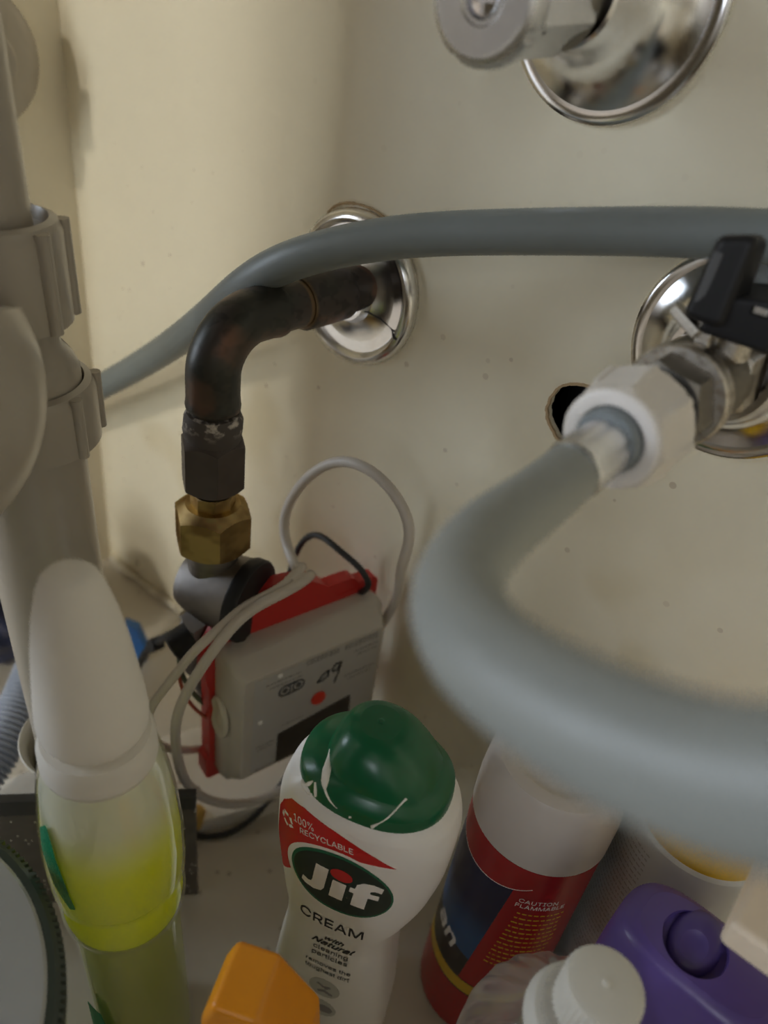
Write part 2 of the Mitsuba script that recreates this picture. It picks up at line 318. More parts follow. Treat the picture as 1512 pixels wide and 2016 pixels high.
# ------------------------------------------------------------------ plastic waste pipe on the left
def pvc_axis(z): return np.array([-.2356 + (.25 - z) * .026, -.1483 + (.25 - z) * .015, z])
PA0 = pvc_axis(0); PDIR = unit(pvc_axis(.4) - PA0); PM = frame(PA0, PDIR, (1, 0, 0))
waste = thing('waste_pipe', 'beige plastic waste pipe with ribbed collars running down beside the left wall', 'drain pipe')
obj('pipe', lathe([(.0195, .02), (.0195, .262)], PM), 'mat_pvc', waste)
def ribbed(r0, z0, z1, ribs, rr, h, sharp=.0021):
    out = [lathe([(r0 - .0035, z0), (r0, z0 + .0006), (r0, z1 - .0035), (r0 - .0012, z1 - .0008), (r0 - .0035, z1), (r0 - .0045, z1 - .004)], n=96)]
    for k in range(ribs):
        a = 2 * math.pi * (k + .32) / ribs
        out.append(tube([(r0 * math.cos(a), r0 * math.sin(a), z) for z in np.linspace(z0 + .0005, z1 - h, 8)], sharp, 12, 8, sm=False))
    m = cat(out); m.apply_transform(PM); return m
obj('collar', ribbed(.0258, .2535, .2765, 7, .03, .001), 'mat_pvc', waste)
obj('reducer', lathe([(.0215, .262), (.0215, .2795), (.0200, .2835), (.0165, .2885), (.0160, .302)], PM), 'mat_pvc', waste)
obj('collar', ribbed(.0218, .2965, .3290, 7, .03, .0015, .0024), 'mat_pvc', waste)
obj('pipe', lathe([(.0135, .300), (.0135, .44)], PM), 'mat_pvc', waste)
obj('socket', lathe([(.0218, .0), (.0218, .080), (.0225, .086), (.0260, .0945), (.0270, .0955), (.0265, .0962), (.0245, .094), (.0215, .078), (.0205, .06)], PM), 'mat_pvc_light', waste, label='pale flared socket at the foot of the pipe')
# round trap body with a moulding seam, hanging left in front of the pipe

bcut = m3.Manifold.cube((.3, .3, .2), True).translate((0, 0, -.1)).transform(np.asarray(frame((-.2330, -.1830, .2950), (-.47, -.10, .88)))[:3])   # below a sloping plane
ball = m3.Manifold.sphere(.0510, 96).translate((-.2175, -.2046, .296)) ^ bcut
BF = frame((-.2330, -.1830, .2950), (-.47, -.10, .88)); lid_c = np.linalg.inv(BF) @ np.array([-.2175, -.2046, .296, 1]); lid_r = math.sqrt(.0510 ** 2 - lid_c[2] ** 2)
dome = tm(m3.Manifold.sphere(1, 96).scale((lid_r - .0015, lid_r - .0015, .0055)).translate((lid_c[0], lid_c[1], -.0002)), BF)
ball = ball + mani(dome)
obj('trap_bowl', tm(ball), 'mat_pvc', waste, smooth=25)
ring = lathe([(.0508, -.0005), (.0515, -.0005), (.0515, .0005), (.0508, .0005)], frame((-.2175, -.2046, .296), unit(np.array([0, -.26, .4015]) - np.array([-.2175, -.2046, .296]) + np.array([.05, .03, .0])), (0, 0, 1)), 96, closed=True)
seam = mani(ring) ^ bcut
obj('seam', tm(seam), 'mat_pvc', waste)
flange = thing('wall_flange', 'brownish grey round pipe flange on the left wall behind the waste pipe', 'flange')
FM = frame((XL, -.0510, .3440), (1, 0, 0))
obj('rim', lathe([(.030, .0001), (.0330, .0001), (.0330, .0060), (.0322, .0080), (.0300, .0090), (.0285, .0105), (.0240, .0125), (.0170, .0140), (.0100, .0145)], FM), 'mat_pvc', flange)
obj('stub', lathe([(.0130, .012), (.0130, .022), (.0120, .023)], FM), 'mat_pvc', flange)

# ------------------------------------------------------------------ grey hose along the wall
H1 = [(-.4350, -.0330, .1420), (-.3776, -.0345, .1803), (-.3058, -.0400, .2321), (-.2430, -.0540, .2800), (-.2060, -.0570, .3088), (-.1681, -.0430, .3272), (-.1311, -.0300, .3378), (-.0917, -.0205, .3475), (-.0565, -.0165, .3552), (-.010, -.0165, .362), (.08, -.02, .37), (.25, -.03, .36), (.418, -.04, .34)]
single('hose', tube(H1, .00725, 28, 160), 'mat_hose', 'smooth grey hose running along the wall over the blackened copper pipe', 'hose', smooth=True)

# ------------------------------------------------------------------ chrome wall plates
def rose(cx, cz, prof, label, seam=False):
    t = thing('wall_plate', label, 'pipe cover plate')
    M = frame((cx, -.0002, cz), (0, -1, 0))
    obj('dish', lathe(prof[0], M, 96), 'mat_chrome', t, smooth=25); obj('rim', lathe(prof[1], M, 96), 'mat_chrome', t, smooth=40)
    return t, M
RIM = [(.0300, .0001), (.0333, .0001), (.0338, .0020), (.0332, .0045), (.0318, .0062), (.0300, .0066), (.0286, .0056), (.0278, .0038)]
t, M = rose(-.2140, .2875, ([(.0285, .0002), (.0288, .0040), (.0255, .0034), (.0190, .0044), (.0140, .0070), (.0122, .0105), (.0108, .0105), (.0106, .002)], RIM),
            'chrome wall plate round the blackened copper pipe')
slit = tube([(.0128, -.0003, .0092), (.0150, -.0005, .0066), (.0195, -.0006, .0046), (.0258, -.0008, .0037), (.0290, -.0008, .0063), (.0318, -.0009, .0066)], .0004, 8, 30); slit.apply_transform(frame((-.2140, -.0002, .2875), (0, -1, 0), (.93, 0, -.36)))
obj('joint', slit, 'mat_rubber', t)
obj('smudge', scrap(tube([(-.236, -.0012, .3135), (-.228, -.0012, .3200), (-.214, -.0012, .3222), (-.200, -.0012, .3190)], [.0002 + .0004 * abs(math.sin(i * 1.3)) for i in range(24)], 8, 24), 1, 3, .0008, 300), 'mat_chip', t)
TRUMPET = [(.0300, .0002), (.0312, .0030), (.0285, .0042), (.0245, .0068), (.0205, .0110), (.0178, .0165), (.0162, .0230), (.0150, .0300), (.0142, .0310), (.0136, .0250)]
LIP = [(.0300, .0001), (.0345, .0001), (.0352, .0010), (.0350, .0022), (.0338, .0030), (.0318, .0033), (.0303, .0032)]
rose(-.1260, .4055, (TRUMPET, LIP), 'large chrome trumpet shaped wall plate behind the round tap handle')
rose(-.0535, .3165, ([(.0300, .0002), (.0312, .0030), (.0285, .0040), (.0240, .0060), (.0205, .0090), (.0182, .0140), (.0170, .0180), (.0150, .0182), (.0148, .010)], LIP), 'chrome wall plate behind the valve with the black lever')

# ------------------------------------------------------------------ tap handle at the top
tap = thing('stop_tap', 'chrome stop tap with a round flat handle and screw above the grey hose', 'tap')
M = frame((-.1260, -.0002, .4055), (-.0030, -.068, -.0056), (0, 0, 1))
obj('spindle_body', lathe([(.0130, .012), (.0130, .0345), (.0125, .0365), (.0100, .0375)], M), 'mat_nickel_dark', tap)
hx = hexnut(.0122, .033, .0595, .0012, 6, 12); hx.apply_transform(M); obj('hub', hx, 'mat_chrome_dull', tap)
AX = unit((-.0030, -.068, -.0056)); HN = unit((.13, -1, .0)); M = frame(np.array([-.1260, -.0002, .4055]) + AX * .068 - HN * .068, HN, (0, 0, 1))   # the handle sits a little askew
disc = mani(lathe([(.0130, .0595), (.0148, .0601), (.0152, .0615), (.0152, .0650), (.0141, .0672), (.0128, .0680), (.0060, .0680), (.0056, .0676)], n=96)) - m3.Manifold.cylinder(.006, .0044, .0046, 40).translate((0, 0, .0642))
for k in range(4):
    a = math.radians(45 + 90 * k + 20); disc = disc - m3.Manifold.cylinder(.02, .0022, .0022, 20).translate((.0164 * math.cos(a), .0164 * math.sin(a), .056))
obj('handle', tm(disc, M), 'mat_chrome_dull', tap, smooth=28)
screw = mani(lathe([(.0043, .0643), (.0043, .0660), (.0034, .0672), (.0015, .0676)], n=40)) - m3.Manifold.cube((.0011, .0060, .004), True).translate((0, 0, .0680)) - m3.Manifold.cube((.0060, .0011, .004), True).translate((0, 0, .0680))
obj('screw', tm(screw, M), 'mat_chrome', tap, smooth=25)
for k in range(6):
    a = math.radians(12 + 60 * k)
    m = trimesh.creation.icosphere(2, .0016); m.apply_scale([1, 1, 1.3]); m.apply_translation([.0132 * math.cos(a), .0132 * math.sin(a), .0568]); m.apply_transform(M)
    obj('notch', m, 'mat_rubber', tap)
scr = tube([(.0098, .0072, .0681), (.0068, .0100, .06813), (.0030, .0118, .06813), (-.0005, .0128, .0681)], .00022, 6, 20); scr.apply_transform(frame(M[:3, 3], HN, (-.35, 0, -.94)))
obj('scratch', scr, 'mat_print_white', tap)

# ------------------------------------------------------------------ small valve with the black lever
valve = thing('ball_valve', 'nickel ball valve with a black lever below the grey hose', 'valve')
VM = frame((-.0535, 0, .3165), unit((-.022, -1, -.014)), (0, 0, 1))
obj('body', lathe([(.0105, .010), (.0120, .020), (.0135, .026), (.0138, .036), (.0128, .044), (.0110, .0475)], VM), 'mat_nickel_dark', valve)
m = hexnut(.0130, .014, .0300, .0015, 6, 8); m.apply_transform(VM); obj('hex_body', m, 'mat_nickel', valve)
obj('collar', lathe([(.0125, .0455), (.0146, .0457), (.0150, .0465), (.0150, .0505), (.0143, .0513), (.0100, .0513)], VM), 'mat_nickel', valve)
m = hexnut(.0112, .0510, .0620, .0012, 6, 20); m.apply_transform(VM); obj('hex_nut', m, 'mat_nickel_dark', valve)
obj('thread', lathe([(.0098, .060), (.0102, .0615), (.0098, .063), (.0102, .0645), (.0098, .066), (.0122, .0665), (.0126, .0690), (.0122, .0725), (.0098, .0735), (.0098, .078)], VM), 'mat_rubber', valve)
obj('stem', lathe([(.0055, .010), (.0055, .0215), (.0048, .0222)], frame((-.0490, -.0330, .3165), (0, -.06, 1))), 'mat_nickel', valve)
tab = cat([rbox((.0105, .0034, .0032), .0006, at(-.0602, -.0450, .3350, -.20) @ trimesh.transformations.rotation_matrix(.42, (0, 1, 0))), rbox((.0042, .0036, .0100), .0006, at(-.0545, -.0435, .3330))])
obj('stop_tab', tab, 'mat_nickel', valve)
lev = m3.Manifold.batch_hull([m3.Manifold.sphere(.0027, 18).translate(p) for p in ((-.0585, -.0460, .3390), (-.0575, -.0440, .3560), (-.0525, -.0440, .3575), (-.0525, -.0460, .3390), (-.0560, -.0400, .3400), (-.0555, -.0390, .3560), (-.0520, -.0390, .3570), (-.0510, -.0400, .3400))])
hub = m3.Manifold.batch_hull([m3.Manifold.sphere(.0016, 12).translate(p) for p in ((-.0545, -.0450, .3350), (-.0385, -.0440, .3350), (-.0385, -.0440, .3460), (-.0530, -.0450, .3430), (-.0545, -.0300, .3350), (-.0385, -.0290, .3350), (-.0385, -.0290, .3470), (-.0530, -.0300, .3440))])
slot = m3.Manifold.cube((.0046, .004, .0024), True).translate((-.0430, -.0462, .3435))
arm = m3.Manifold.batch_hull([m3.Manifold.sphere(.0020, 12).translate(p) for p in ((-.0400, -.0420, .3390), (-.0400, -.0320, .3390), (-.0180, -.0400, .3420), (-.0180, -.0330, .3420), (-.0400, -.0420, .3450), (-.0400, -.0320, .3450), (-.0180, -.0400, .3470), (-.0180, -.0330, .3470))])
obj('lever', tm(lev + hub + arm - slot), 'mat_black', valve, smooth=25)
obj('lever_insert', rbox((.0040, .0012, .0020), .0003, at(-.0430, -.0448, .3435)), 'mat_nickel', valve)
face = rbox((.0026, .0008, .0135), .0004, at(-.05795, -.04735, .3480) @ trimesh.transformations.rotation_matrix(-.10, (1, 0, 0)))
mat('mat_black_worn', (.075, .077, .080), .45); obj('worn_edge', face, 'mat_black_worn', valve)

# ------------------------------------------------------------------ near grey hose with its white nut
near = thing('supply_hose', 'thick grey hose looping towards the viewer from the white plastic nut', 'hose')
NM = frame((-.0535, 0, .3165), unit((-.022, -1, -.014)), (0, 0, 1))
fr = m3.Manifold.cylinder(.0150, .0158, .0140, 8).translate((0, 0, .0730)) ^ mani(lathe([(.0148, .0730), (.0153, .0745), (.0145, .0865), (.0136, .0880)], n=96))
fr = fr + m3.Manifold.cylinder(.0032, .0133, .0131, 80).translate((0, 0, .0860)) + m3.Manifold.cylinder(.0018, .0140, .0146, 80).translate((0, 0, .0722))
for k in range(8):
    a = 2 * math.pi * k / 8; c_, s_ = math.cos(a), math.sin(a)
    fr = fr + m3.Manifold.batch_hull([m3.Manifold.sphere(.0016, 14).translate((.0146 * c_, .0146 * s_, .0750)), m3.Manifold.sphere(.0013, 14).translate((.0139 * c_, .0139 * s_, .0830)), m3.Manifold.sphere(.0010, 12).translate((.0126 * c_, .0126 * s_, .0868))])
nutm = fr - m3.Manifold.cylinder(.05, .0087, .0087, 64).translate((0, 0, .050))
obj('nut', tm(nutm, NM), 'mat_white_nut', near, smooth=30, label='white plastic hose nut with ribs')
obj('nut_face', lathe([(.0089, .0889), (.0128, .0889), (.0124, .0896), (.0118, .0899), (.0095, .0899), (.0089, .0895)], NM, 72, closed=True), 'mat_nut_face', near)
obj('sleeve', lathe([(.0066, .070), (.0084, .0700), (.0084, .0912), (.0078, .0920), (.0066, .0920)], NM, 64), 'mat_hose_gap', near)
FE0 = np.array([-.0553, -.0855, .3151]); FD = unit(np.array([-.0568, -.1060, .3112]) - FE0)
ferr = lathe([(.0045, 0), (.0066, .0002), (.0070, .0015), (.0074, .006), (.0076, .0130), (.0077, .0185), (.0073, .0192), (.0060, .0193)], frame(FE0, FD, (0, 0, 1)), 120,
             mod=lambda a, z: 1 - .055 * np.clip(np.cos(a * 6 + .4), 0, 1) ** 2 * (1 if .001 < z < .017 else 0))
obj('ferrule', ferr, 'mat_chrome_dull', near, label='crimped metal sleeve')
H2 = [FE0 + FD * .0150, (-.0569, -.1075, .3107), (-.0545, -.1290, .3135), (-.0500, -.1560, .3195), (-.0415, -.1775, .3250), (-.0300, -.1895, .3301), (-.0188, -.1950, .3346), (-.0085, -.1985, .3394), (.0010, -.2005, .3446), (.0090, -.2020, .3510), (.0300, -.2030, .3640), (.0800, -.1950, .3950), (.16, -.15, .42), (.26, -.08, .43), (.418, -.05, .42)]
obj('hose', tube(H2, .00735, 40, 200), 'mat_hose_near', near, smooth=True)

# ------------------------------------------------------------------ blackened copper pipe
CX, CY, CZ = -.2083, -.0870, .2908
pipe = thing('copper_pipe', 'blackened copper pipe bending down from the chrome wall plate to the brass nut', 'pipe')
M = frame((CX, 0, CZ), (0, -1, 0))
obj('tube', lathe([(.0095, .0005), (.0095, .0640)], M), 'mat_copper', pipe)
obj('coupling', lathe([(.0100, .018), (.0112, .0195), (.0114, .028), (.0112, .0420), (.0101, .0438)], M), 'mat_copper', pipe)
b = [(CX, -.0560, CZ), (CX, -.0630, CZ)] + [(CX, CY + .020 - .020 * math.sin(q), CZ - .020 + .020 * math.cos(q)) for q in np.linspace(.15, math.pi / 2 - .15, 9)] + [(CX, CY, CZ - .0260), (CX, CY, CZ - .0330)]
kk = np.linspace(0, 1, 60); obj('elbow', tube(b, .0103 + .0004 * np.exp(-((kk - .97) / .03) ** 2) + .0004 * np.exp(-((kk - .03) / .03) ** 2), 36, 60), 'mat_copper', pipe, smooth=40)
wob = lambda a, z: 1 + .025 * np.sin(a * 2 + z * 700) + .02 * np.sin(a * 3 - z * 400)
obj('riser', lathe([(.0092, .244), (.0092, .2585), (.0098, .2605), (.0099, .270)], at(CX, CY, 0), 72, wob), 'mat_copper', pipe)
obj('solder', lathe([(.0094, .2565), (.0106, .2560), (.0115, .2535), (.0116, .2490), (.0109, .2440), (.0106, .2420)], at(CX, CY, 0)  , 72, wob), 'mat_flux', pipe, label='crusty whitish solder ring')
m = hexnut(.0117, .2195, .2465, .0040, 6, 28); m.apply_transform(at(CX, CY, 0)); obj('hex_adaptor', m, 'mat_hex_dark', pipe)

# ------------------------------------------------------------------ meter: union, flow body, red back, grey case
MU, MN = np.array([.236, .9717, 0]), np.array([.9717, -.236, 0]); MU, MN = unit(MU), unit(MN)
MT = np.array([-.1706, -.1020, .1427])
MM = np.eye(4); MM[:3, 0], MM[:3, 1], MM[:3, 2], MM[:3, 3] = MU, (0, 0, 1), MN, MT     # x along the face, y up, z out of it
meter = thing('heat_meter', 'grey and red heat meter numbered 09 under the brass nut', 'meter')
m = hexnut(.0086, .2075, .2190, .0006, 8, 10); m.apply_transform(at(CX, CY, 0)); obj('union_neck', m, 'mat_brass', meter)
m = hexnut(.0146, .1890, .2130, .0042, 6, 30); m.apply_transform(at(CX, CY, 0)); obj('union_nut', m, 'mat_brass', meter, label='brass hexagon nut')
BP, BD = np.array([CX, CY, .1670]), unit((.95, .30, 0))
body = m3.Manifold.cylinder(.055, .0108, .0108, 56).translate((CX, CY, .136)) + mani(lathe([(.0080, -.0135), (.0125, -.0125), (.0145, -.0080), (.0170, .004), (.0184, .0152), (.0176, .0158)], frame(BP, BD)))
body = body + mani(lathe([(.0108, .183), (.0112, .186), (.0106, .1905)], at(CX, CY, 0)))
obj('flow_body', tm(body), 'mat_pewter', meter, smooth=28)
m = hexnut(.0138, .118, .146, .002, 6, 0); m.apply_transform(at(CX, CY, 0)); obj('lower_nut', m, 'mat_pewter', meter)
ret = tube([(CX, CY, .125), (CX, CY, .105), (CX, CY + .006, .096), (CX, CY + .02, .093), (CX, -.0005, .093)], .0095, 24, 40)
obj('return_pipe', ret, 'mat_copper', meter)
obj('sensor_collar', lathe([(.0150, .0150), (.0188, .0152), (.0194, .0164), (.0194, .0205), (.0186, .0218), (.0100, .0221)], frame(BP, BD), 80), 'mat_black', meter)
SD = unit((-.25, -.86, -.42)); m = lathe([(.0075, .006), (.0078, .020), (.0070, .024), (.0050, .025)], frame((CX + .004, CY, .150), SD)); obj('sensor_plug', m, 'mat_black', meter)
m = hexnut(.0092, .004, .0135, .001, 6, 10); m.apply_transform(frame((CX + .002, CY, .151), SD)); obj('plug_nut', m, 'mat_pewter', meter)
def msh(p, h, z0): q = ext(p, h); q.apply_translation([0, 0, z0]); q.apply_transform(MM); return q
def rect(u0, u1, v0, v1, r): return box(u0 + r, v0 + r, u1 - r, v1 - r).buffer(r, 8)
redp = rect(-.0060, .0840, -.0830, .0110, .006).union(Point(.0290, -.0070).buffer(.0370, 32)).union(rect(-.008, .004, -.084, -.068, .003))
obj('back_housing', msh(redp, .0085, -.0285), 'mat_red', meter)
obj('back_step', msh(rect(.010, .074, -.060, .0185, .006).union(rect(.040, .0865, -.02, .0140, .004)), .0070, -.0275), 'mat_red', meter)
# the case: rounded rectangles lofted from the wide back to the face
def rrect(u0, u1, v0, v1, r, z, n=10):
    pts = []
    for cu, cv, a0 in ((u1 - r, v1 - r, 0), (u0 + r, v1 - r, 90), (u0 + r, v0 + r, 180), (u1 - r, v0 + r, 270)):
        for a in np.radians(np.linspace(a0, a0 + 90, n)): pts.append((cu + r * math.cos(a), cv + r * math.sin(a), z))
    return np.array(pts)
case = grid_mesh([rrect(-.0030, .0835, -.0790, .0075, .0045, -.0205), rrect(-.0032, .0838, -.0795, .0078, .0045, -.0150), rrect(-.0026, .0830, -.0785, .0072, .0045, -.0105),
                  rrect(-.0018, .0815, -.0765, .0058, .0045, -.0088), rrect(.0004, .0780, -.0685, .0008, .0030, -.0008), rrect(.0016, .0768, -.0672, -.0004, .0025, .0000)])
case.apply_transform(MM); obj('case', case, 'mat_case', meter, smooth=30)
obj('label_plate', msh(rect(.0060, .0755, -.0655, -.0015, .0015), .0002, -.0001), 'mat_plate', meter)
# oval eyelet on the near side of the case
EM = frame(MT + MN * -.0145 + np.array([0, 0, -.0330]) + MU * -.0030, -MU, MN)
ey = lathe([(.0042, -.0004), (.0072, -.0004), (.0074, .0010), (.0066, .0020), (.0058, .0016), (.0050, .0004)], None, 56); ey.apply_scale([1, 1.75, 1]); ey.apply_transform(EM)
obj('side_catch', ey, 'mat_case_side', meter, label='oval catch on the side of the case')
for u, v in ((.0190, -.0035), (.0098, -.0300)):
    m = trimesh.creation.icosphere(2, .0013); m.apply_scale([1, 1, .7]); m.apply_translation([u, v, .0001]); m.apply_transform(MM); obj('stud', m, 'mat_print_white', meter)
obj('display', msh(Polygon([(.0204, -.0450), (.0610, -.0405), (.0622, -.0650), (.0204, -.0650)]).buffer(.0006), .0004, .0001), 'mat_lcd', meter, label='dark display window')
m = lathe([(.0034, .0), (.0040, .0004), (.0038, .0013), (.0028, .0017)], None, 40); m.apply_translation([.0414, -.0305, .0001]); m.apply_transform(MM); obj('button', m, 'mat_button', meter, label='red round button')
pill = LineString([(.0222, -.0152), (.0292, -.0150)]).buffer(.0036, 12); cut = Point(.0222, -.0152).buffer(.0025).difference(Point(.0222, -.0152).buffer(.0015)).union(Point(.0294, -.0150).buffer(.0025).difference(Point(.0294, -.0150).buffer(.0015))).union(box(.0253, -.0175, .0262, -.0128)).union(box(.0248, -.0136, .0267, -.0128)).union(box(.0248, -.0175, .0267, -.0167))
mat('mat_pill', (.06, .06, .06), .4); obj('approval_mark', msh(pill.difference(cut), .0002, .0001), 'mat_pill', meter)
hand = [LineString([(.0458, -.0140), (.0425, -.0160), (.0402, -.0195), (.0425, -.0196), (.0462, -.0180), (.0458, -.0140), (.0465, -.0150)]),
        LineString([(.0525, -.0120), (.0500, -.0118), (.0482, -.0145), (.0490, -.0168), (.0512, -.0160), (.0532, -.0118), (.0522, -.0175), (.0504, -.0245)])]
obj('handwritten_number', msh(shapely.union_all([l.buffer(.00055, 4) for l in hand]), .0002, .0001), 'mat_ink', meter)
bars = []; x = .0330
while x < .0740:
    w = random.choice((.0004, .0006, .0009)); 
    if not .0505 < x < .0540: bars.append(box(x, -.0045 + (x - .033) * -.02, x + w, .0000 - (.0015 if x > .05 else .0010)))
    x += w + random.choice((.0005, .0008))
obj('barcode', msh(shapely.union_all(bars), .0001, .00012), 'mat_faint', meter)
def mtext(s, h, u, v, k='mat_faint'): q = text(s, h); q.apply_translation([u, v, .00012]); q.apply_transform(MM); return q
rows = []
rnd = random.Random(9)
for v, u0, u1 in ((-.0072, .0120, .0300), (-.0100, .0140, .0310), (-.0240, .0560, .0740), (-.0270, .0580, .0720), (-.0090, .0600, .0745), (-.0120, .0620, .0740), (-.0400, .0220, .0340), (-.0480, .0020 + .006, .0180), (-.0505, .009, .0170), (-.0655, .0085, .0200)):
    x = u0
    while x < u1:
        w = rnd.uniform(.0006, .0024); rows.append(box(x, v, min(x + w, u1), v + .0008)); x += w + .0006
labels[obj('fine_print', msh(shapely.union_all(rows), .0001, .00012), 'mat_faint', meter)] = dict(kind='stuff')
w1 = [(CX + .010, CY - .010, .150), (CX - .002, CY - .018, .132), (CX + .006, CY - .016, .112), (CX + .018, CY - .004, .098)]
obj('wire', tube(w1, .0012, 10, 40), 'mat_wire_green', meter); obj('wire', tube([np.array(p) + (.003, -.003, -.004) for p in w1[1:]], .0009, 10, 40), 'mat_wire_red', meter)

# ------------------------------------------------------------------ cables
CA = [(-.1760, -.0120, .0900), (-.1660, -.0130, .1200), (-.1560, -.0170, .1480), (-.1480, -.0270, .1720), (-.1420, -.0370, .1950), (-.1430, -.0360, .2130), (-.1610, -.0360, .2280), (-.1840, -.0380, .2260), (-.2020, -.0430, .2040), (-.2050, -.0470, .1850), (-.1990, -.0500, .1765), (-.1900, -.0545, .1745), (-.1810, -.0610, .1752), (-.1785, -.0680, .1765)]
single('cable', tube(CA, .0024, 16, 120), 'mat_cable', 'pale cable loop standing up against the wall behind the meter', 'cable', smooth=True)
CB = [(-.1850, -.0540, .1750), (-.1815, -.0620, .1765), (-.1790, -.0773, .1775), (-.1808, -.0932, .1763), (-.1830, -.1023, .1706), (-.1866, -.1129, .1617), (-.1955, -.1198, .1412), (-.2025, -.1276, .1201), (-.2069, -.1244, .0939), (-.2087, -.1106, .0722), (-.2077, -.0938, .0592), (-.2060, -.0760, .0540), (-.2000, -.0600, .0560)]
single('cable', tube(CB, .0021, 16, 140), 'mat_cable', 'pale cable in the outer of the two loops hanging left of the meter', 'cable', smooth=True)
CC = [(-.1800, -.0535, .1730), (-.1770, -.0620, .1755), (-.1751, -.0781, .1785), (-.1769, -.0939, .1769), (-.1796, -.1052, .1676), (-.1858, -.1137, .1476), (-.1915, -.1202, .1235), (-.1954, -.1193, .0906), (-.1939, -.1131, .0584), (-.1860, -.1018, .0421), (-.1768, -.0853, .0353), (-.1699, -.0738, .0400), (-.1650, -.0600, .0440), (-.1750, -.0420, .0420)]
single('cable', tube(CC, .0024, 16, 140), 'mat_cable', 'pale cable in the inner loop passing under the meter beside the green cap', 'cable', smooth=True)
CD = [(-.2040, -.0450, .1350), (-.2118, -.0330, .1444), (-.2080, -.0300, .1634), (-.1984, -.0295, .1732), (-.1830, -.0300, .1729), (-.1709, -.0290, .1693), (-.1660, -.0270, .1620), (-.1760, -.0230, .1450), (-.1850, -.0250, .1300)]
m = rbox((.0030, .0085, .0100), .0008); m.apply_transform(frame((-.1800, -.0625, .1757), (.3, -.9, .1)))
single('cable_tie', m, 'mat_cable', 'small pale tie holding the cable strands together on top of the meter', 'cable tie')
single('cord', tube(CD, .0016, 12, 100), 'mat_rubber', 'thin black cord arched over the top of the meter inside the cable loop', 'cord', smooth=True)
CE = [(-.2120, -.1180, .0040), (-.2037, -.1098, .0022), (-.1910, -.0973, .0018), (-.1841, -.0813, .0050), (-.1828, -.0674, .0120), (-.1826, -.0563, .0200), (-.1840, -.0450, .0300)]
single('cord', tube(CE, .0016, 12, 100), 'mat_rubber', 'thin black cord curving over the floor from under the meter to the dark strip', 'cord', smooth=True)
sc = thing('sensor_lead', 'black sensor lead with a small sleeve running left from the meter body', 'cord')
CF = [(-.2085, -.1040, .1400), (-.2150, -.0980, .1380), (-.2338, -.0890, .1210), (-.2530, -.0839, .0989), (-.2763, -.0781, .0690), (-.2930, -.0744, .0405), (-.3080, -.0680, .0200), (-.3200, -.0600, .0100)]
obj('lead', tube(CF, .0022, 14, 90), 'mat_black', sc, smooth=True)
p0, p1 = np.array((-.2530, -.0839, .0989)), np.array((-.2763, -.0781, .0690))
m = rbox((.0072, .0072, .0105), .0012); m.apply_transform(frame(p0 * .55 + p1 * .45, p1 - p0)); obj('sleeve', m, 'mat_black', sc)

# ------------------------------------------------------------------ white bottle of cream cleaner with the green cap
JA = math.atan2(.338, .941)
jif = thing('cleaner_bottle', 'white cream cleaner bottle with a green cap and an oval Jif logo', 'bottle')
JM = at(-.0884, -.1156, 0, JA)
JB = Loft([(0, .0250, .0190, 2.6, 0, 0), (.002, .0268, .0205, 2.6, 0, 0), (.030, .0270, .0205, 2.8, -.0005, 0), (.065, .0245, .0200, 3.0, -.001, 0), (.088, .0225, .0195, 3.0, -.001, 0),
           (.098, .0226, .0200, 3.0, -.001, 0), (.110, .0258, .0212, 2.9, 0, 0), (.128, .0302, .0222, 2.7, .001, 0), (.145, .0325, .0228, 2.6, .001, 0), (.160, .0328, .0230, 2.5, .001, 0), (.1700, .0308, .0224, 2.4, .001, .0005), (.1750, .0268, .0202, 2.3, .001, .001), (.1790, .0225, .0165, 2.2, .001, .001), (.181, .0160, .0110, 2.1, .001, .001)])
def stuffed(k): labels.setdefault(k, {})['kind'] = 'stuff'
def jobj(name, m, mt, smooth=35, label=None):
    m = m.copy(); m.apply_transform(JM); return obj(name, m, mt, jif, smooth, label)
jobj('body', JB.mesh(110, 110), 'mat_jif_body', 50)
def jprint(name, p, mt, lift=0.0, label=None): 
    m = p if isinstance(p, trimesh.Trimesh) else ext(p, .00006)
    return jobj(name, JB.drape(m, .00008 + lift), mt, 60, label)
O = np.array([.0001, .1405])
def ell(a, b, c=O): return affinity.scale(Point(*c).buffer(1, 48), a, b)
jprint('logo_oval', ell(.0196, .0180), 'mat_green_rim', 0)
jprint('logo_field', affinity.translate(ell(.0187, .0166), .0003, -.0001), 'mat_green_dark', .00008)
def S(pts, w, cap='flat', join='mitre'): return LineString(pts).buffer(w, 8, cap_style=cap, join_style=join)
J = Polygon([(-.0105, .0085), (-.0055, .0085), (-.0055, -.0045), (-.0063, -.0070), (-.0090, -.0082), (-.0128, -.0078), (-.0145, -.0066), (-.0143, -.0036), (-.0118, -.0046), (-.0107, -.0040), (-.0105, -.0020)])
I_ = Polygon([(-.0032, .0036), (.0020, .0036), (.0020, -.0078), (-.0032, -.0078)])
F = Polygon([(.0052, -.0078), (.0104, -.0078), (.0104, .0006), (.0140, .0006), (.0140, .0036), (.0106, .0036), (.0107, .0052), (.0120, .0060), (.0144, .0056), (.0146, .0088), (.0110, .0098), (.0075, .0090), (.0054, .0066), (.0052, .0036), (.0034, .0036), (.0034, .0006), (.0052, .0006)])
logo = shapely.union_all([q.buffer(.0005, 6).buffer(-.0007, 6).buffer(.0002, 6) for q in (J, I_, F)])
logo = affinity.translate(affinity.skew(logo, 4, 0, (0, 0)), O[0] + .0005, O[1] - .0012)
jprint('logo_letters', logo, 'mat_print_white', .00016)
jprint('logo_dot', affinity.translate(affinity.scale(Point(0, 0).buffer(1, 32), .0042, .0034), O[0] + .0004, O[1] + .0070), 'mat_print_red', .00022)
